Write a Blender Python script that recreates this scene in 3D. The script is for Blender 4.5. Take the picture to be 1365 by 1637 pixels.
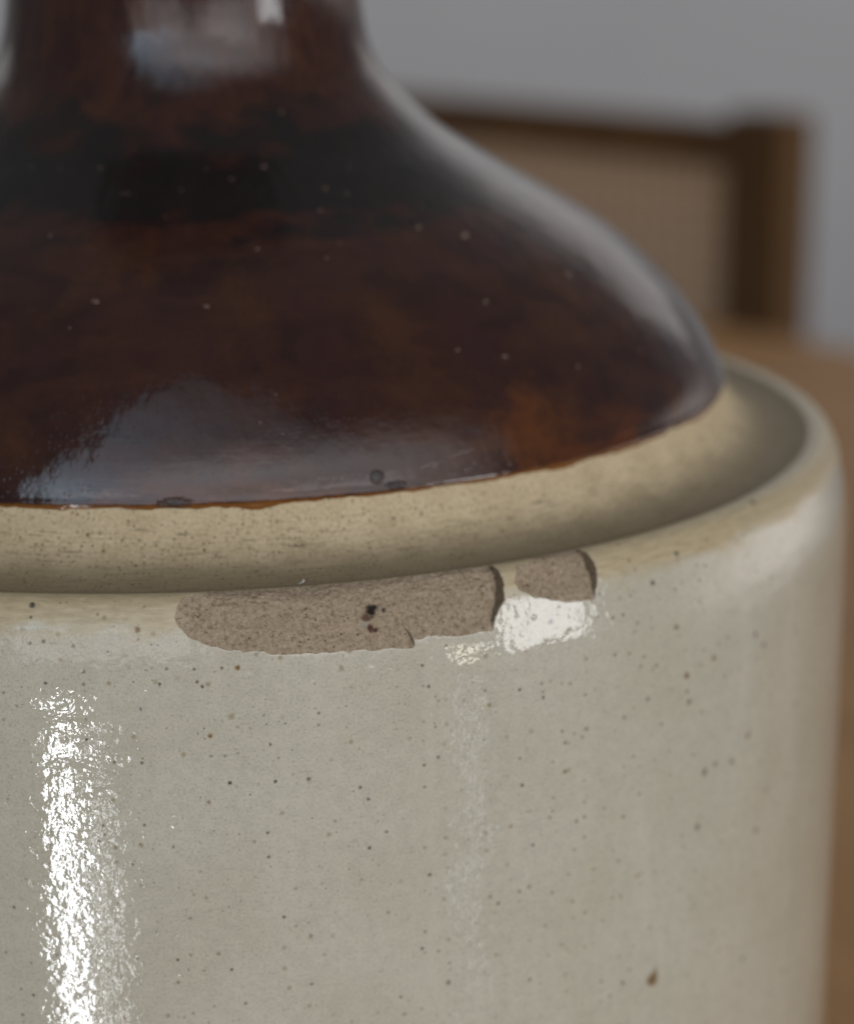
import bpy, math, random
import numpy as np
from mathutils import Matrix, Vector

# ------------------------------------------------------------------ scene, camera, light
for o in list(bpy.data.objects):
    bpy.data.objects.remove(o)
scene = bpy.context.scene
COL = scene.collection
RIM = 0.27                      # height of the jug's rim above the table top

PSI, PITCH, ROLL = math.radians(6.11), math.radians(15.45), math.radians(-0.41)
fwd = Vector((math.sin(PSI) * math.cos(PITCH), math.cos(PSI) * math.cos(PITCH), -math.sin(PITCH)))
rgt = Vector((math.cos(PSI), -math.sin(PSI), 0))
upv = rgt.cross(fwd)
xc = rgt * math.cos(ROLL) + upv * math.sin(ROLL)
yc = upv * math.cos(ROLL) - rgt * math.sin(ROLL)
cam_data = bpy.data.cameras.new('camera')
cam = bpy.data.objects.new('camera', cam_data)
COL.objects.link(cam)
M = Matrix.Identity(4)
for i, v in enumerate((xc, yc, -fwd)):
    for k in range(3):
        M[k][i] = v[k]
M.translation = Vector((0, -0.4327, 0.0971 + RIM))
cam.matrix_world = M
cam_data.sensor_fit = 'HORIZONTAL'
cam_data.sensor_width = 36
cam_data.lens = 36 * 3470.7 / 1365
cam_data.clip_start = 0.01
cam_data.clip_end = 50
cam_data.dof.use_dof = True
cam_data.dof.focus_distance = 0.316
cam_data.dof.aperture_fstop = 12.0
scene.camera = cam

world = bpy.data.worlds.new('World')
scene.world = world
world.use_nodes = True
bg = world.node_tree.nodes['Background']
bg.inputs['Color'].default_value = (0.95, 0.97, 1.0, 1)
bg.inputs['Strength'].default_value = 0.11

scene.view_settings.view_transform = 'Standard'
scene.view_settings.look = 'None'
scene.view_settings.exposure = 0.30
scene.view_settings.gamma = 1.0
scene.view_settings.use_curve_mapping = False

AIM = Vector((0, -0.11, RIM))


def area_lamp(name, az, el, dist, w, h, radiance, color, soft=0.0):
    """An area lamp: az from the camera side towards the right, el above level, seen from the jug."""
    a, e = math.radians(az), math.radians(el)
    d = Vector((math.sin(a) * math.cos(e), -math.cos(a) * math.cos(e), math.sin(e)))
    L = bpy.data.lights.new(name, 'AREA')
    L.shape = 'RECTANGLE'
    L.size, L.size_y = w, h
    L.energy = radiance * math.pi * w * h
    L.color = color
    o = bpy.data.objects.new(name, L)
    COL.objects.link(o)
    o.location = AIM + d * dist
    o.rotation_euler = (-d).to_track_quat('-Z', 'Y').to_euler()
    if soft:                                    # emission fades towards the sides, softening the lamp's reflected edge
        L.use_nodes = True
        t = L.node_tree
        g = t.nodes.new('ShaderNodeNewGeometry'); sp = t.nodes.new('ShaderNodeSeparateXYZ')
        t.links.new(g.outputs['Parametric'], sp.inputs[0])
        fac = None
        for k in (0, 1):
            a1 = t.nodes.new('ShaderNodeMath'); a1.operation = 'PINGPONG'; a1.inputs[1].default_value = 0.5
            t.links.new(sp.outputs[k], a1.inputs[0])
            m1 = t.nodes.new('ShaderNodeMapRange'); m1.interpolation_type = 'SMOOTHSTEP'
            m1.inputs[1].default_value = 0.0; m1.inputs[2].default_value = soft
            t.links.new(a1.outputs[0], m1.inputs[0])
            if fac is None: fac = m1.outputs[0]
            else:
                mu = t.nodes.new('ShaderNodeMath'); mu.operation = 'MULTIPLY'
                t.links.new(fac, mu.inputs[0]); t.links.new(m1.outputs[0], mu.inputs[1]); fac = mu.outputs[0]
        t.links.new(fac, t.nodes['Emission'].inputs['Strength'])
    return o


area_lamp('window_light_low', -24.0, -27.0, 2.0, 0.10, 0.56, 20, (0.93, 0.96, 1.0))
area_lamp('window_light_low_upper', -24.0, -10.5, 2.0, 0.115, 0.09, 20, (0.93, 0.96, 1.0))
area_lamp('window_light_low_pane', -18.0, -27.5, 2.0, 0.045, 0.46, 7, (0.93, 0.96, 1.0))
area_lamp('window_light_low_sliver', 43.0, -21.5, 1.6, 0.026, 0.46, 3.0, (0.78, 0.87, 1.0))
area_lamp('window_light_key', 55.5, 4.5, 5.0, 1.25, 1.60, 5.6, (0.99, 0.985, 1.0))
area_lamp('window_light_key_pane', 41.8, -2.2, 5.0, 0.45, 0.34, 6.5, (1.0, 0.95, 0.80))
area_lamp('added_light_side', 108.0, -3.0, 3.2, 4.4, 1.5, 1.3, (1.0, 0.90, 0.83), soft=0.5)  # added fill, low on the right, to brighten the body's right side
area_lamp('window_light_broad', 26.0, 30.0, 4.5, 8.4, 4.0, 1.15, (1.0, 0.955, 0.95), soft=0.4)
area_lamp('window_light_far_left', -16.0, 14.0, 5.0, 2.6, 1.5, 1.0, (1.0, 0.93, 0.93))
area_lamp('window_light_far_right', 27.0, 14.0, 5.0, 2.6, 1.5, 1.1, (1.0, 0.93, 0.93))
area_lamp('added_light_back', 180.0, 17.5, 3.1, 5.6, 1.0, 0.42, (1.0, 0.98, 0.96))  # added lamp along the back wall, for grey reflections at the glaze edges
# added overhead lamp for a bright ceiling, brighter towards one side and far end
added_overhead_lamp = area_lamp('added_light_overhead', 0, 90, 2.0, 3.2, 5.0, 3.2, (0.62, 0.82, 1.0))
added_overhead_lamp.location = (-0.34, -3.55, RIM + 2.0)
added_overhead_lamp.rotation_euler = (0, 0, -math.atan2(.61, .79))
added_overhead_lamp.data.use_nodes = True
lt = added_overhead_lamp.data.node_tree
em = lt.nodes['Emission']
geo = lt.nodes.new('ShaderNodeNewGeometry')
sx = lt.nodes.new('ShaderNodeSeparateXYZ')
lt.links.new(geo.outputs['Parametric'], sx.inputs[0])
r1 = lt.nodes.new('ShaderNodeMapRange'); r2 = lt.nodes.new('ShaderNodeMapRange'); mm = lt.nodes.new('ShaderNodeMath')
mm.operation = 'MULTIPLY'
lt.links.new(sx.outputs[0], r1.inputs[0]); lt.links.new(sx.outputs[1], r2.inputs[0])
for nd_, vals in ((r1, (0, 1, 1.0, .06)), (r2, (0, 1, 1.0, .05))):
    for k_, v_ in zip((1, 2, 3, 4), vals): nd_.inputs[k_].default_value = v_
lt.links.new(r1.outputs[0], mm.inputs[0]); lt.links.new(r2.outputs[0], mm.inputs[1])
lt.links.new(mm.outputs[0], em.inputs['Strength'])

# ------------------------------------------------------------------ helpers
def tag(o, label=None, cat=None, kind=None):
    if label: o['label'] = label
    if cat: o['category'] = cat
    if kind: o['kind'] = kind
    return o


def empty(name, loc):
    o = bpy.data.objects.new(name, None)
    o.empty_display_size = 0.05
    o.location = loc
    COL.objects.link(o)
    return o


def link_mesh(name, me, mat, parent=None, smooth=True):
    me.materials.append(mat)
    if smooth:
        me.polygons.foreach_set('use_smooth', np.ones(len(me.polygons), bool))
    o = bpy.data.objects.new(name, me)
    COL.objects.link(o)
    if parent: o.parent = parent
    return o


def raw_mesh(name, V, Q):
    me = bpy.data.meshes.new(name)
    n, k = Q.shape
    me.vertices.add(len(V)); me.vertices.foreach_set('co', V.astype(np.float32).ravel())
    me.loops.add(n * k); me.loops.foreach_set('vertex_index', Q.astype(np.int32).ravel())
    me.polygons.add(n)
    me.polygons.foreach_set('loop_start', np.arange(0, n * k, k, dtype=np.int32))
    me.polygons.foreach_set('loop_total', np.full(n, k, np.int32))
    me.update(calc_edges=True)
    return me


def attr(me, name, typ, data):
    a = me.attributes.new(name, typ, 'POINT')
    key = {'FLOAT': 'value', 'FLOAT_VECTOR': 'vector', 'FLOAT_COLOR': 'color'}[typ]
    a.data.foreach_set(key, data.astype(np.float32).ravel())


def hash2(ix, iy, seed):
    h = (ix.astype(np.int64) * 374761393 + iy.astype(np.int64) * 668265263 + seed * 1442695041) & 0xffffffff
    h = ((h ^ (h >> 13)) * 1274126177) & 0xffffffff
    return ((h ^ (h >> 16)) & 0xffff) / 65535.0


def vnoise(x, y, seed=0):
    ix, iy = np.floor(x), np.floor(y)
    fx, fy = x - ix, y - iy
    fx = fx * fx * (3 - 2 * fx); fy = fy * fy * (3 - 2 * fy)
    a = hash2(ix, iy, seed); b = hash2(ix + 1, iy, seed)
    c = hash2(ix, iy + 1, seed); d = hash2(ix + 1, iy + 1, seed)
    return (a + (b - a) * fx) * (1 - fy) + (c + (d - c) * fx) * fy - 0.5


def fbm(x, y, seed=0, octv=4):
    v = np.zeros_like(x); amp = 1.0
    for k in range(octv):
        v = v + amp * vnoise(x * 2 ** k, y * 2 ** k, seed + 17 * k); amp *= 0.5
    return v


def box(name, size, mat, parent=None, loc=(0, 0, 0), rot=(0, 0, 0), bev=0.004):
    import bmesh
    bm = bmesh.new()
    bmesh.ops.create_cube(bm, size=1)
    for v in bm.verts:
        v.co = Vector((v.co.x * size[0], v.co.y * size[1], v.co.z * size[2]))
    bmesh.ops.bevel(bm, geom=list(bm.edges), offset=bev, segments=2, profile=0.6, affect='EDGES')
    me = bpy.data.meshes.new(name); bm.to_mesh(me); bm.free()
    o = link_mesh(name, me, mat, parent, smooth=False)
    o.location = loc; o.rotation_euler = rot
    return o


# ---- node helpers
class NT:
    def __init__(self, name):
        self.m = bpy.data.materials.new(name)
        self.m.use_nodes = True
        self.t = self.m.node_tree
        self.b = self.t.nodes['Principled BSDF']

    def link(self, a, b):
        self.t.links.new(a, b)

    def n(self, typ, **kw):
        nd = self.t.nodes.new(typ)
        for k, v in kw.items():
            setattr(nd, k, v)
        return nd

    def put(self, sock, v):
        if isinstance(v, bpy.types.NodeSocket): self.link(v, sock)
        else: sock.default_value = v

    def attr(self, name, out='Vector'):
        nd = self.n('ShaderNodeAttribute'); nd.attribute_name = name
        return nd.outputs[out]

    def math(self, op, a, b=0.0, c=0.0, clamp=False):
        nd = self.n('ShaderNodeMath', operation=op, use_clamp=clamp)
        for s, v in zip(nd.inputs, (a, b, c)): self.put(s, v)
        return nd.outputs[0]

    def vmul(self, v, s):
        nd = self.n('ShaderNodeVectorMath', operation='MULTIPLY')
        self.put(nd.inputs[0], v); nd.inputs[1].default_value = s
        return nd.outputs[0]

    def vadd(self, v, s):
        nd = self.n('ShaderNodeVectorMath', operation='ADD')
        self.put(nd.inputs[0], v); self.put(nd.inputs[1], s)
        return nd.outputs[0]

    def noise(self, vec, scale=1.0, detail=3.0, rough=0.55, dist=0.0):
        nd = self.n('ShaderNodeTexNoise')
        self.link(vec, nd.inputs['Vector'])
        nd.inputs['Scale'].default_value = scale; nd.inputs['Detail'].default_value = detail
        nd.inputs['Roughness'].default_value = rough; nd.inputs['Distortion'].default_value = dist
        return nd.outputs['Fac']

    def voro(self, vec, scale=1.0, rnd=1.0):
        nd = self.n('ShaderNodeTexVoronoi', voronoi_dimensions='2D')
        self.link(vec, nd.inputs['Vector'])
        nd.inputs['Scale'].default_value = scale; nd.inputs['Randomness'].default_value = rnd
        return nd.outputs['Distance'], nd.outputs['Color']

    def ramp(self, v, lo, hi, a=0.0, b=1.0, smooth=True):
        nd = self.n('ShaderNodeMapRange', clamp=True)
        if smooth: nd.interpolation_type = 'SMOOTHSTEP'
        for s, x in zip(nd.inputs, (v, lo, hi, a, b)): self.put(s, x)
        return nd.outputs[0]

    def mix(self, f, a, b, blend='MIX'):
        nd = self.n('ShaderNodeMix', data_type='RGBA', blend_type=blend)
        self.put(nd.inputs[0], f)
        for s, v in ((nd.inputs[6], a), (nd.inputs[7], b)):
            if isinstance(v, tuple): v = (*v, 1.0)
            self.put(s, v)
        return nd.outputs[2]

    def sep(self, v):
        nd = self.n('ShaderNodeSeparateXYZ'); self.link(v, nd.inputs[0])
        return nd.outputs

    def bump(self, h, dist, strength=1.0, normal=None):
        nd = self.n('ShaderNodeBump')
        nd.inputs['Strength'].default_value = strength
        nd.inputs['Distance'].default_value = dist
        self.link(h, nd.inputs['Height'])
        if normal is not None: self.link(normal, nd.inputs['Normal'])
        return nd.outputs[0]

    def out(self, col, rough, normal=None, ior=1.5, spec=0.5):
        self.put(self.b.inputs['Base Color'], (*col, 1.0) if isinstance(col, tuple) else col)
        self.put(self.b.inputs['Roughness'], rough)
        self.b.inputs['IOR'].default_value = ior
        self.b.inputs['Specular IOR Level'].default_value = spec
        if normal is not None: self.link(normal, self.b.inputs['Normal'])
        return self.m


# ------------------------------------------------------------------ materials  (attribute "surf": mm round the jug, mm down its profile)
def mat_cream(s_rim):
    T = NT('cream_salt_glaze')
    uv = T.attr('surf'); x, y, _ = T.sep(uv)
    tone = T.noise(uv, 0.045, 4)
    grain = T.noise(uv, 2.3, 4, 0.7)
    mott = T.noise(uv, 0.5, 4, 0.65)
    vert = T.noise(T.vmul(uv, (.10, .012, 1)), 1, 4, .6)
    col = T.mix(T.ramp(tone, .35, .65), (.515, .470, .360), (.555, .512, .405))
    col = T.mix(T.ramp(mott, .3, .72, 0, .35), col, (.37, .345, .28))
    col = T.mix(T.ramp(grain, .50, .70, 0, .5), col, (.25, .23, .18))
    col = T.mix(T.ramp(grain, .50, .30, 0, .4), col, (.60, .58, .52))
    col = T.mix(T.ramp(vert, .48, .7, 0, .35), col, (.60, .535, .45))
    # bare clay showing through round the rim
    edge = T.math('ADD', y, T.math('MULTIPLY', T.math('SUBTRACT', T.noise(T.vmul(uv, (.09, .25, 1)), 1, 5, .6), .5), 7.0))
    bare = T.ramp(edge, s_rim + 5.2, s_rim + 8.2, 1.0, 0.0)
    clay = T.mix(T.ramp(T.noise(T.vmul(uv, (.25, 1.3, 1)), 1, 5, .65), .3, .7), (.39, .30, .165), (.52, .42, .255))
    col = T.mix(T.math('MULTIPLY', bare, .9), col, clay)
    # iron specks: two sizes of random ones
    for sc, keep, r0, r1, c, k in ((.5, .82, .05, .20, (.11, .07, .03), .95), (1.1, .88, .06, .24, (.10, .075, .04), .9), (.28, .66, .03, .16, (.22, .14, .05), .7)):
        dist, cc = T.voro(uv, sc)
        rr, gg, bb = T.sep(cc)
        m = T.math('MULTIPLY', T.ramp(dist, r0, r1, 1, 0), T.ramp(rr, keep, keep + .12))
        col = T.mix(T.math('MULTIPLY', m, T.math('MULTIPLY', gg, k)), col, c)
    pa = T.n('ShaderNodeAttribute'); pa.attribute_name = 'paint'
    col = T.mix(pa.outputs['Alpha'], col, pa.outputs['Color'])
    # orange-peel skin of the salt glaze, with craters
    h1 = T.noise(uv, .30, 1, .5)
    h2 = T.noise(uv, 1.0, 1.5, .5)
    d1, c1 = T.voro(uv, .33)
    r_, g_, b_ = T.sep(c1)
    pit = T.math('MULTIPLY', T.ramp(T.math('ADD', d1, T.math('MULTIPLY', h2, .12)), .08, T.ramp(g_, 0, 1, .16, .34), 1, 0), T.ramp(r_, .82, .88))
    h = T.math('ADD', T.math('MULTIPLY', h1, 1.2), T.math('MULTIPLY', h2, .62))
    ring = T.noise(T.vmul(uv, (.05, .14, 1)), 1, 2, .5)
    h = T.math('ADD', h, T.math('MULTIPLY', ring, 2.2))
    h = T.math('SUBTRACT', h, T.math('MULTIPLY', pit, .8))
    nrm = T.bump(h, .000075, 1.0)
    rough = T.math('ADD', T.ramp(T.noise(uv, .8, 3), .3, .7, .02, .06), T.math('MULTIPLY', bare, .32))
    return T.out(col, rough, nrm, ior=1.55)


def mat_ledge(s_top, s_groove):
    T = NT('bare_tan_stoneware')
    uv = T.attr('surf'); x, y, _ = T.sep(uv)
    n1 = T.noise(uv, .12, 4); grain = T.noise(uv, 1.35, 5, .8)
    streak = T.noise(T.vmul(uv, (.16, 2.2, 1)), 1, 5, .7)
    col = T.mix(T.ramp(n1, .3, .7), (.52, .41, .25), (.62, .50, .32))
    col = T.mix(T.ramp(grain, .50, .68, 0, .75), col, (.26, .19, .10))
    col = T.mix(T.ramp(grain, .5, .34, 0, .5), col, (.74, .62, .42))
    # grime settled in the groove and rubbed into the throwing rings
    yy = T.math('ADD', y, T.math('MULTIPLY', T.math('SUBTRACT', T.noise(T.vmul(uv, (.06, .3, 1)), 1, 5, .65), .5), 5.0))
    grime = T.ramp(yy, s_top + 3.0, s_groove - .5, 0, .72)
    rings = T.math('MULTIPLY', T.ramp(streak, .53, .66), T.ramp(yy, s_top + 1.0, s_top + 4.5, 0, .8))
    col = T.mix(rings, col, (.13, .095, .055))
    col = T.mix(grime, col, T.mix(grain, (.12, .088, .052), (.22, .168, .10)))
    for sc, keep, r0, r1, k in ((.35, .80, .04, .15, .9), (1.0, .62, .10, .30, .85)):
        dist, cc = T.voro(uv, sc); rr, gg, bb = T.sep(cc)
        m = T.math('MULTIPLY', T.ramp(dist, r0, r1, 1, 0), T.ramp(rr, keep, keep + .1))
        col = T.mix(T.math('MULTIPLY', m, T.math('MULTIPLY', gg, k)), col, (.06, .04, .02))
    h = T.math('ADD', T.math('MULTIPLY', T.noise(uv, 2.2, 4, .65), .6), T.math('MULTIPLY', streak, .5))
    nrm = T.bump(h, .00016, 1.0)
    return T.out(col, T.ramp(grain, .3, .7, .55, .8), nrm, spec=.3)


def mat_fracture():
    T = NT('raw_broken_stoneware')
    uv = T.attr('surf')
    n1 = T.noise(uv, .35, 4, .6); g = T.noise(uv, 1.3, 6, .78)
    col = T.mix(T.ramp(n1, .3, .7), (.50, .375, .245), (.60, .465, .325))
    col = T.mix(T.ramp(g, .50, .64, 0, .8), col, (.23, .16, .10))
    col = T.mix(T.ramp(g, .5, .36, 0, .6), col, (.76, .61, .48))
    dist, cc = T.voro(uv, .8); rr, gg, bb = T.sep(cc)
    m = T.math('MULTIPLY', T.ramp(dist, .06, .2, 1, 0), T.ramp(rr, .88, .95))
    col = T.mix(T.math('MULTIPLY', m, .8), col, (.05, .035, .03))
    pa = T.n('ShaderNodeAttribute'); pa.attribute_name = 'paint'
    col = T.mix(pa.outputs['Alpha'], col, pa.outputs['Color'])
    h = T.math('ADD', T.noise(uv, .95, 6, .75), T.math('MULTIPLY', T.noise(uv, 5, 3, .7), .35))
    return T.out(col, .9, T.bump(h, .0009, 1.0), spec=.25)


def mat_brown(s_edge):
    T = NT('dark_brown_slip_glaze')
    uv = T.attr('surf'); x, y, _ = T.sep(uv)
    d = T.math('SUBTRACT', s_edge, y)                       # mm above the glaze edge
    streak = T.noise(T.vmul(uv, (.045, .11, 1)), 1, 6, .58, .9)
    blot = T.noise(uv, .055, 5, .6)
    mott = T.noise(uv, .8, 5, .7)
    col = T.mix(T.ramp(streak, .32, .68), (.024, .0082, .0064), (.045, .0150, .0085))
    col = T.mix(T.ramp(blot, .48, .72, 0, .55), col, (.070, .0250, .0095))
    col = T.mix(T.ramp(blot, .47, .34, 0, .8), col, (.034, .0110, .0105))
    # black band round the shoulder below the neck
    dd = T.math('ADD', d, T.math('MULTIPLY', T.math('SUBTRACT', T.noise(T.vmul(uv, (.03, .10, 1)), 1, 4, .65), .5), 60.0))
    band = T.math('MULTIPLY', T.ramp(dd, 50, 62), T.ramp(dd, 92, 76))
    col = T.mix(T.math('MULTIPLY', band, .9), col, (.0075, .0068, .0066))
    col = T.mix(T.ramp(mott, .52, .75, 0, .5), col, (.008, .005, .004))
    # glaze runs thin at its lower edge and turns rust red, then amber
    thin = T.math('MULTIPLY', T.ramp(d, 12, .5), T.ramp(T.noise(T.vmul(uv, (.05, .12, 1)), 1, 4), .50, .66))
    col = T.mix(T.math('MULTIPLY', thin, .75), col, (.105, .028, .006))
    bx_ = T.math('POWER', T.math('DIVIDE', T.math('ABSOLUTE', T.math('SUBTRACT', x, 67.0)), 10.0), 2.0)
    by_ = T.math('POWER', T.math('DIVIDE', T.math('ABSOLUTE', T.math('SUBTRACT', d, 7.0)), 9.0), 2.0)
    blob = T.ramp(T.math('ADD', T.math('ADD', bx_, by_), T.math('MULTIPLY', T.noise(uv, .10, 5, .7), 6.0)), 4.6, 2.2)
    col = T.mix(T.math('MULTIPLY', blob, .7), col, (.13, .040, .007))
    e2 = T.math('ADD', d, T.math('MULTIPLY', T.noise(uv, .9, 4, .7), -.75))
    col = T.mix(T.ramp(e2, .55, -.12), col, (.20, .075, .012))
    # crusty spots where the slip has crawled near its edge
    crust = None
    for (xc_, dc_, rx_, ry_) in ((-4.8, .9, 3.4, 1.0), (32.0, 3.0, 1.5, 1.2), (35.5, 1.4, 2.2, .7)):
        qx = T.math('DIVIDE', T.math('SUBTRACT', x, xc_), rx_); qy = T.math('DIVIDE', T.math('SUBTRACT', d, dc_), ry_)
        q_ = T.math('ADD', T.math('ADD', T.math('MULTIPLY', qx, qx), T.math('MULTIPLY', qy, qy)), T.math('MULTIPLY', T.noise(uv, 1.1, 4, .7), 1.6))
        m_ = T.ramp(q_, 1.9, 1.0)
        crust = m_ if crust is None else T.math('MAXIMUM', crust, m_)
    col = T.mix(T.math('MULTIPLY', crust, .7), col, (.012, .005, .0045))
    dist, cc = T.voro(uv, .9); rr, gg, bb = T.sep(cc)
    pit = T.math('MULTIPLY', T.ramp(dist, .05, .24, 1, 0), T.ramp(rr, .60, .70))
    h = T.math('ADD', T.math('MULTIPLY', T.noise(uv, .16, 3, .5), 1.2), T.math('MULTIPLY', T.noise(uv, 1.3, 4, .6), .10))
    h = T.math('ADD', h, T.math('MULTIPLY', T.noise(T.vmul(uv, (.05, .8, 1)), 1, 4, .6), .20))
    h = T.math('SUBTRACT', h, T.math('MULTIPLY', pit, .12))
    h = T.math('ADD', h, T.math('MULTIPLY', crust, T.math('MULTIPLY', T.noise(uv, 1.4, 3, .6), 2.2)))
    nrm = T.bump(h, .00012, 1.0)
    rough = T.math('ADD', T.ramp(T.noise(uv, .12, 4, .6), .35, .7, .05, .11), T.math('MULTIPLY', T.ramp(d, 18, 42), T.ramp(d, 104, 84, 0, .13)))
    return T.out(col, rough, nrm, ior=1.55)


def mat_plain(name, c1, c2, scale, rough, stretch=(1, 1, 1), ior=1.5, bump=0.0):
    T = NT(name)
    tc = T.n('ShaderNodeTexCoord').outputs['Object']
    v = T.vmul(tc, stretch)
    n = T.noise(v, scale, 5, .6, .4)
    col = T.mix(T.ramp(n, .3, .7), c1, c2)
    nrm = T.bump(n, bump) if bump else None
    return T.out(col, rough, nrm, ior=ior)


# ------------------------------------------------------------------ setting: wall, table, chair behind it
wall_m = mat_plain('pale_grey_wall_paint', (.64, .64, .65), (.68, .68, .69), 3.0, .85)
V = np.array([(-6, 3.2, -1.2), (6, 3.2, -1.2), (6, 3.2, 3.2), (-6, 3.2, 3.2), (-6, 3.3, -1.2), (6, 3.3, -1.2), (6, 3.3, 3.2), (-6, 3.3, 3.2)], float)
Q = np.array([(0, 1, 2, 3), (5, 4, 7, 6), (4, 0, 3, 7), (1, 5, 6, 2), (3, 2, 6, 7), (4, 5, 1, 0)])
tag(link_mesh('wall_back', raw_mesh('wall_back', V, Q), wall_m, smooth=False), kind='structure')

wood = mat_plain('orange_brown_table_wood', (.36, .175, .055), (.46, .240, .085), 1.6, .6, (1.0, 9.0, 9.0))
dark = mat_plain('dark_brown_chair_wood', (.088, .041, .011), (.14, .068, .019), 3.0, .8, (6, 6, 1))
HEAD = math.radians(-35)
ex = Vector((-math.sin(HEAD), -math.cos(HEAD), 0))         # along the table's far edge, to the right and nearer
en = Vector((-ex.y, ex.x, 0))                              # away from the camera
rz = math.atan2(ex.y, ex.x)
table = empty('table', ex * -.70 + en * .50 + Vector((0, 0, -.74)))
tag(table, 'orange-brown wooden table top that the stoneware jug stands on', 'table')
table.rotation_euler.z = rz
box('table_top', (2.1, 1.50, .035), wood, table, (0, 0, .74 - .0176), bev=.006)
box('apron', (1.9, .02, .09), wood, table, (0, .66, .74 - .0815), bev=.003)
box('apron', (1.9, .02, .09), wood, table, (0, -.66, .74 - .0815), bev=.003)
for sx in (-1, 1):
    for sy in (-1, 1):
        box('leg', (.07, .07, .70), wood, table, (sx * .97, sy * .66, .354), bev=.006)

# chair: its back stands beyond the far table edge
post_c = Vector((.549, 1.608, 0))
CW = .66
chair = empty('chair', post_c - ex * (CW / 2 + .0) + Vector((0, 0, -.74)))
chair.rotation_euler.z = rz
tag(chair, 'dark wooden chair with tan woven back panel, out of focus behind the table', 'chair')
zt = .74 + RIM - .100                                       # top of the back rail above the floor
cloth = NT('tan_woven_cane')
tc = cloth.n('ShaderNodeTexCoord').outputs['Object']
w1 = cloth.n('ShaderNodeTexWave', wave_type='BANDS', bands_direction='X'); cloth.link(tc, w1.inputs[0]); w1.inputs['Scale'].default_value = 14
w2 = cloth.n('ShaderNodeTexWave', wave_type='BANDS', bands_direction='Z'); cloth.link(tc, w2.inputs[0]); w2.inputs['Scale'].default_value = 14
cc = cloth.mix(cloth.math('MULTIPLY', w1.outputs['Fac'], w2.outputs['Fac']), (.52, .35, .22), (.84, .66, .47))
cloth_m = cloth.out(cc, .7)
for sx in (-1, 1):
    box('back_post', (.078, .045, zt + .012), dark, chair, (sx * CW / 2, 0, (zt + .012) / 2), bev=.008)
    box('leg', (.045, .045, .43), dark, chair, (sx * CW / 2, .40, .215), bev=.005)
box('top_rail', (CW - .062, .035, .042), dark, chair, (0, 0, zt - .021), bev=.006)
box('lower_rail', (CW - .062, .03, .04), dark, chair, (0, 0, zt - .33), bev=.005)
box('woven_panel', (CW - .058, .012, .27), cloth_m, chair, (0, 0, zt - .042 - .133), bev=.002)
box('seat', (CW + .03, .42, .04), dark, chair, (0, .205, .45), bev=.008)

# ------------------------------------------------------------------ the jug
PROF = np.array([
    (.0255, .060), (.0258, .110), (.0262, .150), (.0280, .1565), (.0320, .1585), (.0365, .1572), (.0385, .153), (.0378, .1475), (.0350, .1435),
    (.0337, .138), (.0335, .110), (.0338, .090), (.0341, .081), (.0349, .076), (.0362, .0713), (.0384, .067), (.0416, .0633), (.0452, .060), (.049, .0568),
    (.0561, .0522), (.0625, .0483), (.0737, .0420), (.0836, .0358), (.0906, .0299), (.0958, .0246), (.1003, .0186), (.1037, .0127), (.1054, .0080),
    (.1064, .005), (.1078, .0025), (.1100, .0007), (.113, -.0004), (.116, -.0010), (.1185, -.0011), (.1205, -.0008), (.1219, -.0004),
    (.1230, -.0001), (.1240, .00005), (.1254, -.0005), (.1267, -.0021), (.1276, -.0040), (.1283, -.0065), (.1289, -.009), (.1295, -.0125), (.1299, -.017), (.130, -.022), (.1301, -.03),
    (.1301, -.08), (.1300, -.15), (.1300, -.22), (.1299, -.255), (.1290, -.263), (.1262, -.2690), (.1200, -.2698), (.08, -.2698), (.002, -.2698)])


def densify(P):
    out = []
    n = len(P)
    for i in range(n - 1):
        p0, p1, p2, p3 = P[max(i - 1, 0)], P[i], P[i + 1], P[min(i + 2, n - 1)]
        t1 = np.linalg.norm(p2 - p1)
        d01 = max(np.linalg.norm(p1 - p0), 1e-9); d23 = max(np.linalg.norm(p3 - p2), 1e-9)
        m1 = ((p1 - p0) / d01 * t1 + (p2 - p1) * (d01 / t1)) / (d01 / t1 + 1) if i > 0 else p2 - p1
        m2 = ((p3 - p2) / d23 * t1 + (p2 - p1) * (d23 / t1)) / (d23 / t1 + 1) if i < n - 2 else p2 - p1
        for t in np.linspace(0, 1, 24, endpoint=False):
            h00, h10, h01, h11 = 2*t**3-3*t**2+1, t**3-2*t**2+t, -2*t**3+3*t**2, t**3-t**2
            out.append(h00 * p1 + h10 * m1 + h01 * p2 + h11 * m2)
    out.append(P[-1])
    return np.array(out)


DP = densify(PROF)
DS = np.concatenate([[0], np.cumsum(np.hypot(*np.diff(DP, axis=0).T))]) * 1000      # mm along the profile
I_OUT = np.argmax(DP[:, 1])                     # lip
def s_of(r, z):
    return DS[np.argmin((DP[:, 0] - r) ** 2 + (DP[:, 1] - z) ** 2)]


S_A = s_of(.1054, .0080)          # lower edge of the brown glaze
S_NECK = s_of(.0384, .067)
S_IN = s_of(.1219, -.0004)        # inner wall of the rim groove
S_CREST = s_of(.1235, 0)
S_GRO = s_of(.1160, -.0010)
iz = np.arange(len(DP)) >= np.argmin(abs(DS - S_CREST))
def s_body(z_mm):                 # outer side of the body: profile position at a height
    zz = DP[iz, 1]; ss = DS[iz]
    k = zz > -.262
    return np.interp(-np.asarray(z_mm) / 1000, -zz[k], ss[k])


iz2 = (DS < S_GRO) & (np.arange(len(DP)) > I_OUT)
def s_dome(z_mm):
    return np.interp(-np.asarray(z_mm) / 1000, -DP[iz2, 1], DS[iz2])


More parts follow.
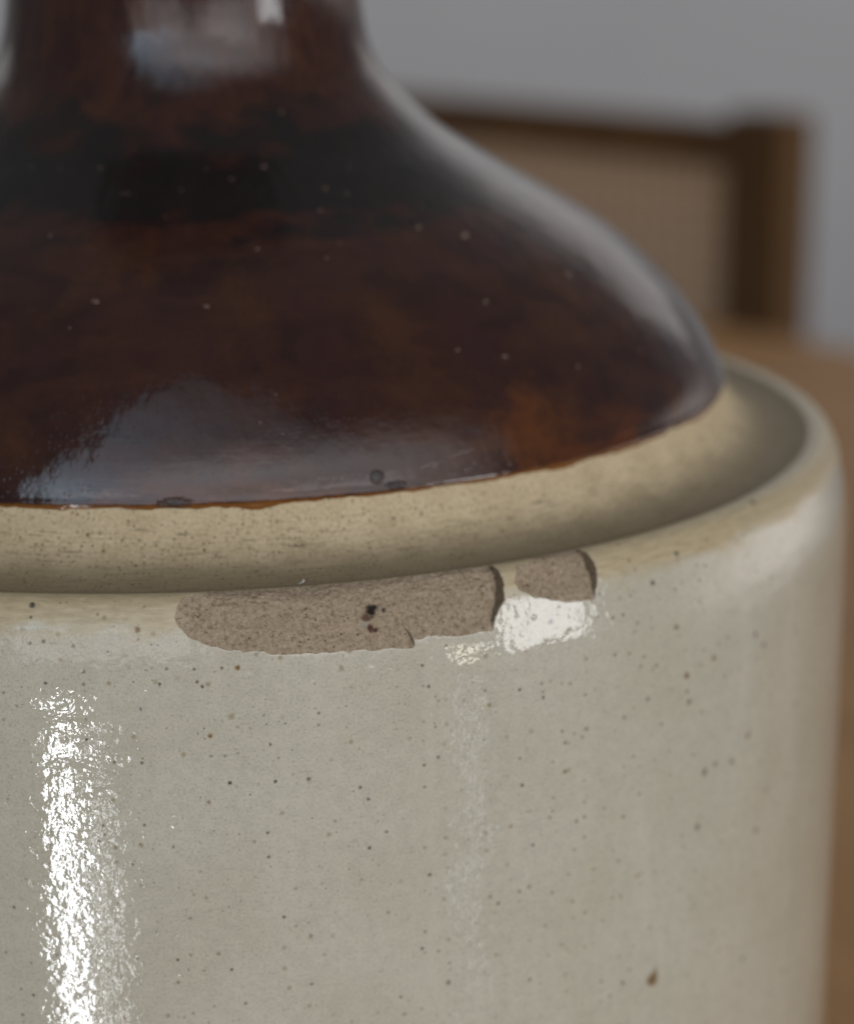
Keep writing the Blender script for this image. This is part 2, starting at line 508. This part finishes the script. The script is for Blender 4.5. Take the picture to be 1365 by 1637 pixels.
def surf(th, s, off=0.0):
    """th (rad, 0 facing the camera, + to the right), s (mm) and an offset along the normal (mm) -> xyz, normals"""
    r = np.interp(s, DS, DP[:, 0]); z = np.interp(s, DS, DP[:, 1])
    e = .35
    dr = np.interp(s + e, DS, DP[:, 0]) - np.interp(s - e, DS, DP[:, 0])
    dz = np.interp(s + e, DS, DP[:, 1]) - np.interp(s - e, DS, DP[:, 1])
    L = np.hypot(dr, dz) + 1e-12
    nr, nz = -dz / L, dr / L
    r = r + off * nr / 1000; z = z + off * nz / 1000
    P = np.stack([r * np.sin(th), -r * np.cos(th), z + RIM], -1)
    N = np.stack([nr * np.sin(th), -nr * np.cos(th), nz], -1)
    return P, N


def theta_list(segs):
    out = []
    for a, b, st in segs:
        n = max(1, int(round((b - a) / st)))
        out.append(np.linspace(a, b, n, endpoint=False))
    return np.radians(np.concatenate(out))


def s_list(segs):
    out = []
    for a, b, st in segs:
        n = max(1, int(round((b - a) / st)))
        out.append(np.linspace(a, b, n, endpoint=False))
    out.append(np.array([segs[-1][1]]))
    return np.concatenate(out)


def grid_faces(nr, nc):
    i = np.arange(nr - 1)[:, None]; j = np.arange(nc)[None]
    j2 = (j + 1) % nc
    return np.stack(np.broadcast_arrays(i * nc + j, (i + 1) * nc + j, (i + 1) * nc + j2, i * nc + j2), -1).reshape(-1, 4)


def revolve(name, th, s, mat, parent, shift=None, off=None, custom=True, R=None):
    TH, S = np.meshgrid(th, s)
    if shift is not None: S = S + shift(TH, S)
    O = off(TH, S) if off is not None else 0.0
    P, N = surf(TH, S, O)
    me = raw_mesh(name, P.reshape(-1, 3), grid_faces(*TH.shape))
    attr(me, 'surf', 'FLOAT_VECTOR', np.stack([TH * 120, S, 0 * S], -1).reshape(-1, 3))
    o = link_mesh(name, me, mat, parent)
    if custom: me.normals_split_custom_set_from_vertices(N.reshape(-1, 3).astype(np.float32))
    return o


jug = empty('stoneware_jug', (0, 0, 0))
tag(jug, 'old two-tone stoneware jug, dark brown glazed shoulder over cream body, chipped rim', 'jug')

brown_m = mat_brown(S_A)
cream_m = mat_cream(S_CREST)
ledge_m = mat_ledge(S_A, S_GRO)
chip_m = mat_fracture()


def edge_wave(th):                # how the brown glaze edge wanders, mm
    u = th * 105
    return .75 * fbm(u / 8, u * 0 + 3.1, 5, 4) + .40 * fbm(u / 1.8, u * 0 + 7.7, 9, 3)


th_dome = theta_list([(-180, -95, 2.0), (-95, -30, .8), (-30, 80, .3), (80, 100, .8), (100, 180, 2.0)])
revolve('neck', th_dome, s_list([(0, 165, 3.0), (165, S_NECK, .7)]), brown_m, jug)
shoulder = revolve('shoulder', th_dome, s_list([(S_NECK, S_A - 6, .7), (S_A - 6, S_A - 1.2, .3), (S_A - 1.2, S_A, .1)]), brown_m, jug,
        shift=lambda t, s: edge_wave(t) * np.exp(-(S_A - s) / 2.0),
        off=lambda t, s: .22 * (1 - np.exp(-np.clip(S_A + edge_wave(t) - s, 0, None) / .35)) + .10 * np.exp(-((S_A - s - .9) / .5) ** 2), custom=False)
revolve('ledge', th_dome, s_list([(S_A, S_A + 2, .2), (S_A + 2, S_IN, .35)]), ledge_m, jug,
        shift=lambda t, s: edge_wave(t) * np.exp(-(s - S_A) / 2.0) * (s < S_A + 8) - .25 * np.exp(-(s - S_A) / .2), custom=False)

# little bubbles and pimples in the brown glaze: (degrees, height mm, size px)
BUB = [(22.95, 62.7, 7), (13.94, 54.35, 8), (7.23, 52.81, 6), (23.35, 50.75, 8), (20.15, 47.75, 7), (26.71, 49.79, 6), (31.14, 53.32, 5), (33.81, 44.17, 11), (40.13, 42.28, 16), (50.86, 34.58, 12), (34.2, 33.3, 10), (32.38, 25.51, 9), (8.44, 43.0, 7), (17.12, 41.31, 7), (-11.26, 36.59, 11), (1.19, 35.79, 8), (-20.36, 45.03, 7), (-17.3, 54.55, 6), (-31.77, 54.41, 5), (-25.56, 54.59, 5), (2.94, 54.29, 5), (-11.74, 50.98, 5), (-10.67, 50.99, 5), (-1.7, 51.38, 5), (20.1, 43.15, 5), (-4.02, 47.66, 4), (27.21, 27.34, 7), (41.14, 22.07, 7), (52.86, 21.68, 6), (5.43, 19.88, 5), (7.19, 23.66, 4), (14.26, 15.21, 6), (-13.39, 33.05, 5)]
rnd = random.Random(4)
for k in range(24):
    BUB.append((rnd.uniform(-40, 60), rnd.uniform(14, 60), rnd.uniform(2.0, 4.0)))
bv, bf, bs = [], [], []
bub_m = NT('glaze_pimple')
bub_m = bub_m.out((.12, .072, .048), .22, ior=1.55)
NA, NR = 10, 4
for (td, zm, px) in BUB:
    rad = px / 11.4 * .5 * 1.25; hgt = rad * .62
    base = len(bv)
    s0 = float(s_dome(zm)); t0 = math.radians(td)
    r0 = float(np.interp(s0, DS, DP[:, 0])) * 1000
    for i in range(NR + 1):
        q = i / NR * math.pi / 2
        for j in range(NA):
            a = 2 * math.pi * j / NA
            rr = rad * math.cos(q) * (1 + .30 * math.sin(a * 2 + td) + .12 * math.sin(a * 3 + zm))
            bv.append((t0 + rr * math.cos(a) / r0, s0 + rr * math.sin(a), .22 + hgt * math.sin(q) - .08))
    for i in range(NR):
        for j in range(NA):
            bf.append((base + i * NA + j, base + i * NA + (j + 1) % NA, base + (i + 1) * NA + (j + 1) % NA, base + (i + 1) * NA + j))
bv = np.array(bv)
Pb, Nb = surf(bv[:, 0], bv[:, 1], bv[:, 2])
bo = link_mesh('glaze_pimples', raw_mesh('glaze_pimples', Pb, np.array(bf)), bub_m, shoulder)
tag(bo, kind='stuff')

# ---- body with its broken rim
RB = 128.0                          # mm, radius used to turn degrees into mm round the rim
F1 = [(0.07, 0), (-1.03, -0.0), (-1.65, -0.45), (-2.16, -2.21), (-1.88, -3.72), (-1.29, -5.34), (-0.08, -6.68), (1.13, -7.51), (2.76, -7.97), (4.81, -8.53), (6.89, -8.78), (9.41, -9.0), (11.99, -9.31), (13.82, -9.59)]
F1W = [(13.82, -9.59), (13.95, -8.5), (13.70, -6.46), (13.2, -5.0), (13.0, 0)]
F2 = [(8.0, 0), (9.0, -4.2), (12.05, -7.57), (14.32, -8.32), (14.87, -7.92), (15.58, -8.29), (16.93, -8.59), (18.32, -8.72), (19.7, -8.6)]
F2W = [(19.7, -8.6), (19.96, -6.52), (20.46, -4.82), (20.96, -3.61), (20.99, -1.46), (20.83, 0)]
F3 = [(24.2, 0), (22.38, -0.3), (21.76, -2.08), (22.1, -3.24), (22.98, -4.42), (24.42, -5.67), (25.94, -6.41), (28.15, -6.86)]
F3W = [(28.15, -6.86), (28.6, -4.35), (28.74, -2.74), (28.71, -1.07), (28.47, 0)]


def to_us(poly, top=True):
    p = np.array(poly, float)
    return np.stack([np.radians(p[:, 0]) * RB, s_body(p[:, 1])], -1)


def seg_dist(X, Y, poly):
    d = np.full(X.shape, 1e9)
    for a, b in zip(poly[:-1], poly[1:]):
        ab = b - a; L2 = ab @ ab + 1e-12
        t = np.clip(((X - a[0]) * ab[0] + (Y - a[1]) * ab[1]) / L2, 0, 1)
        d = np.minimum(d, np.hypot(X - a[0] - t * ab[0], Y - a[1] - t * ab[1]))
    return d


def inside(X, Y, poly):
    c = np.zeros(X.shape, bool)
    n = len(poly)
    for i in range(n):
        (x1, y1), (x2, y2) = poly[i], poly[(i + 1) % n]
        if y1 == y2: continue
        k = (y1 > Y) != (y2 > Y)
        c ^= k & (X < (x2 - x1) * (Y - y1) / (y2 - y1) + x1)
    return c


def flake(U, S, feather, wall, kf, kw, dmax, crest):
    """depth (mm) broken away: feathers out along one edge, ends in a steep wall along the other"""
    fe, wa = to_us(feather), to_us(wall)
    fe2 = np.vstack([[fe[0, 0], S_IN + .3], fe]); wa2 = np.vstack([wa, [wa[-1, 0], S_IN + .3]])
    ins = inside(U, S, np.vstack([fe2, wa2[1:]]))
    df = seg_dist(U, S, fe2[1:]); dw = seg_dist(U, S, wa2)
    plate = dmax * (crest + (1 - crest) * np.clip((S - S_CREST) / 4.0, 0, 1))
    plate = plate * np.clip((S - S_IN - .3) / 1.2, 0, 1)
    a = 1 - np.exp(-df * kf / dmax)
    d = np.minimum(plate * a, dw * kw + .05)
    return np.where(ins, d, 0), ins & (dw * kw + .05 < plate * a * 1.05)


th_b = theta_list([(-180, -40, 3.0), (-40, -22, .6), (-22, -3.2, .16), (-3.2, 30, .05), (30, 78, .17), (78, 110, .8), (110, 180, 3.0)])
s_b = s_list([(S_IN, S_CREST + 14.5, .12), (S_CREST + 14.5, S_CREST + 105, .30), (S_CREST + 105, DS[-1], 3.0)])
TH, S = np.meshgrid(th_b, s_b)
U = TH * RB
near = (S < S_CREST + 15) & (U > -8) & (U < 70)
dep = np.zeros_like(S)
un, sn = U[near], S[near]
jx = .38 * fbm(un / 1.3, sn / 1.3, 21, 4); jy = .38 * fbm(un / 1.3, sn / 1.3, 43, 4)
ua, sa = un + jx, sn + jy
d1, w1 = flake(ua, sa, F1, F1W, .42, 1.2, 1.2, .5)
d2, w2 = flake(ua, sa, F2, F2W, .55, 2.4, 2.1, .35)
d3, w3 = flake(ua, sa, F3, F3W, .50, 1.5, 1.9, .30)
dA = np.maximum(d1, d2); dB = d3
dd = np.maximum(dA, dB)
rough = .26 * fbm(un / 1.2, sn / 1.2, 3, 4) + .16 * fbm(un / .45, sn / .45, 31, 2) + .55 * fbm(un / 6, sn / 3.5, 77, 2)
dd = np.where(dd > 0, np.maximum(dd + rough * np.clip(dd / .5, 0, 1), .015), 0)
dep[near] = dd
cid = np.zeros(S.shape, np.int8)
cid[near] = np.where(dA > 0, 1, np.where(dB > 0, 2, 0))
# the thrown body is never quite true
wob = .10 * np.sin(2 * TH + .6) + .05 * vnoise(TH * 3, S / 40, 8)
P, N = surf(TH, S, wob * np.clip((S - S_IN) / 4, 0, 1) - dep)
V = P.reshape(-1, 3)
F = grid_faces(*TH.shape)
fid = cid.ravel()[F]
f_chip = np.where((fid == 1).sum(1) >= 3, 1, np.where((fid == 2).sum(1) >= 3, 2, 0))

# specks in the glaze: (degrees, height mm, size px, kind)
SPECK = [(-11.68, -1.01, 9, 'k'), (-4.55, -4.19, 9, 'o'), (-10.76, -5.8, 6, 'b'), (-8.8, -6.45, 6, 'b'), (1.91, -10.05, 7, 'o'), (-5.17, -9.52, 6, 't'), (-3.21, -12.08, 5, 'k'), (-0.46, -12.66, 4, 'k'), (-0.77, -11.89, 4, 'b'), (-10.64, -11.86, 4, 'k'), (-4.99, -20.04, 7, 't'), (1.38, -17.33, 9, 't'), (1.11, -27.89, 6, 'k'), (4.12, -28.07, 5, 'k'), (6.32, -28.12, 6, 'b'), (3.85, -22.13, 5, 'b'), (-4.47, -15.8, 4, 'k'), (10.36, -40.4, 5, 'k'), (10.33, -32.38, 4, 'k'), (8.72, -11.27, 8, 't'), (33.71, -75.84, 22, 'o'), (36.92, -28.21, 9, 'g'), (36.64, -23.48, 9, 'o'), (39.71, -22.19, 8, 'o'), (38.9, -41.85, 11, 'g'), (40.18, -41.25, 8, 'g'), (42.29, -42.25, 9, 'g'), (46.21, -57.94, 9, 'g'), (38.26, -51.35, 10, 'b'), (45.24, -21.41, 8, 'b'), (46.53, -23.89, 8, 'b'), (35.5, -14.67, 8, 'b'), (31.39, -13.39, 6, 't'), (30.77, -16.69, 6, 't'), (32.62, -25.24, 7, 'b'), (33.63, -6.59, 7, 'k'), (25.08, -33.65, 7, 'o'), (24.88, -26.82, 5, 'o'), (26.6, -28.59, 5, 'o'), (25.1, -28.81, 4, 'k'), (21.6, -34.31, 6, 'k'), (26.14, -42.64, 6, 'o'), (22.48, -44.8, 5, 'k'), (19.4, -40.79, 5, 't'), (19.75, -53.52, 6, 'o'), (15.95, -65.44, 8, 'b'), (14.61, -46.36, 6, 'b'), (14.02, -58.66, 4, 'k'), (25.44, -72.25, 6, 't'), (30.65, -74.24, 6, 'k'), (29.46, -75.78, 5, 'k'), (44.87, -81.48, 9, 'g'), (52.56, -91.39, 10, 't'), (33.65, -56.38, 6, 't'), (44.46, -39.08, 9, 'b'), (47.81, -51.3, 6, 't'), (14.7, -15.58, 4, 'k'), (23.32, -20.52, 5, 'k'), (24.2, -8.82, 8, 'g'), (52.64, -39.02, 9, 't'), (52.03, -25.14, 7, 't'), (28.18, -9.5, 5, 'g'), (36.57, -3.24, 7, 'k'), (48.14, -0.3, 9, 'k'), (-7.54, -36.69, 6, 'b'), (-13.58, -47.84, 5, 'k'), (-0.68, -46.27, 6, 't'), (-1.5, -45.66, 5, 't'), (15.34, -18.04, 4, 't'), (13.3, -23.42, 5, 't'), (15.3, -27.13, 4, 'b')]
SC = {'k': (.035, .028, .022, .95), 'o': (.17, .085, .012, .9), 'b': (.12, .075, .03, .8), 't': (.24, .17, .08, .6), 'g': (.13, .12, .095, .8)}
paint = np.zeros(S.shape + (4,))
paint[..., :3] = .4


def dab(u0, s0, ru, rs, col, seed):
    m = np.nonzero((abs(U - u0) < ru * 2.6) & (abs(S - s0) < rs * 2.6))
    if not len(m[0]): return
    uu, ss = U[m], S[m]
    q = np.hypot((uu - u0) / ru, (ss - s0) / rs) + .5 * fbm((uu - u0) / ru * 1.1 + seed * 3.7, (ss - s0) / rs * 1.1, seed, 2)
    a = np.clip(1.45 - q, 0, 1); a = a * a * (3 - 2 * a) * col[3]
    b = paint[m]
    k = a > b[:, 3]
    b[k, :3] = col[:3]; b[k, 3] = a[k]
    paint[m] = b


for i, (td, zm, px, kd) in enumerate(SPECK):
    ru = max(px / 11.4 * .5 * 1.2, .25) * (1.0 if td < 28 else 1 / max(math.cos(math.radians(td * .8)), .5))
    rs = max(px / 11.4 * .5 * (1.4 if td > 28 else 1.2), .28)
    dab(math.radians(td) * RB, float(s_body(zm)), ru, rs, SC[kd], i + 1)
# the dark crust spot on the big scar
for (td, zm, ru, rs, c) in ((11.15, -3.5, .55, .8, (.012, .009, .008, .97)), (11.5, -2.9, .35, .4, (.012, .009, .008, .95)), (10.75, -4.4, .5, .5, (.10, .03, .018, .8)), (10.6, -5.3, .4, .35, (.50, .44, .38, .8)), (10.95, -5.9, .32, .45, (.09, .02, .014, .9)), (11.3, -6.3, .3, .3, (.06, .02, .015, .9)), (12.1, -3.5, .25, .35, (.03, .02, .018, .9))):
    dab(math.radians(td) * RB, float(s_body(zm)), ru * 1.5, rs * 1.35, c, int(td * 10))

# shadow lines painted along the steep ends of the breaks, in dark brown
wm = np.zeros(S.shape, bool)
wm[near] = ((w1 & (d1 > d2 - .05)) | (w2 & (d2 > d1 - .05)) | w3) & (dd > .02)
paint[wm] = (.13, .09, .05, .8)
SURF = np.stack([U, S, 0 * S], -1).reshape(-1, 3)
PAINT = paint.reshape(-1, 4)


def sub_mesh(name, faces, mat, label=None, parent=None):
    used, inv = np.unique(faces.ravel(), return_inverse=True)
    me = raw_mesh(name, V[used], inv.reshape(-1, 4))
    attr(me, 'surf', 'FLOAT_VECTOR', SURF[used])
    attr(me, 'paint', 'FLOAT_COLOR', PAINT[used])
    o = link_mesh(name, me, mat, parent or jug)
    if label: o['label'] = label
    return o


body = sub_mesh('body', F[f_chip == 0], cream_m)
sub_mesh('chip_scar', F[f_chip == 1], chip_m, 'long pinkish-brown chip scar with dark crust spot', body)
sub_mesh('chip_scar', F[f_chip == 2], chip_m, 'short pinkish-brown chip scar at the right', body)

# a pale scratch across the glaze, and a curl of lint lying in the groove
def ribbon(name, pts, width, off, mat, parent=None, up=0.0):
    pts = np.array(pts, float)                       # (degrees, profile mm, lift mm)
    t = np.radians(pts[:, 0]); n = len(pts)
    d = np.gradient(np.stack([t * 105, pts[:, 1]], -1), axis=0)
    d /= np.linalg.norm(d, axis=1)[:, None]
    w = width * np.sin(np.linspace(.25, math.pi - .25, n))
    rows = []
    for sd, o in ((-1, 0), (0, 1), (1, 0)):
        q, _ = surf(t - sd * w * d[:, 1] / 105, pts[:, 1] + sd * w * d[:, 0], off + pts[:, 2] + o * w * .7)
        rows.append(q)
    V_ = np.concatenate(rows)
    F_ = [(k * n + i, k * n + i + 1, (k + 1) * n + i + 1, (k + 1) * n + i) for k in range(2) for i in range(n - 1)]
    F_ += [(2 * n + i, 2 * n + i + 1, i + 1, i) for i in range(n - 1)]
    return link_mesh(name, raw_mesh(name, V_, np.array(F_)), mat, parent)


sa_, sb_ = float(s_dome(11.42)), float(s_dome(13.14))
scr_m = NT('scratched_glaze').out((.42, .36, .30), .3)
for k, (f0, f1, dv) in enumerate(((0.0, .42, 0.0), (.50, .98, -.12), (.2, .34, .5))):
    q = np.linspace(f0, f1, 14)
    ribbon('scratch', np.stack([19.22 + (25.19 - 19.22) * q, sa_ + (sb_ - sa_) * q + dv + .08 * np.sin(q * 23), 0 * q], -1), .055, .235, scr_m, shoulder)
q = np.linspace(0, 1, 16)
lint = ribbon('lint', np.stack([6.6 + .42 * np.sin(q * 2.6) + .25 * q, S_IN - 2.6 + .9 * np.cos(q * 3.4), .25 + .35 * q], -1), .16, .1, NT('white_lint').out((.8, .8, .78), .8))
tag(lint, 'tiny white curl of lint in the groove above the long chip', 'lint')
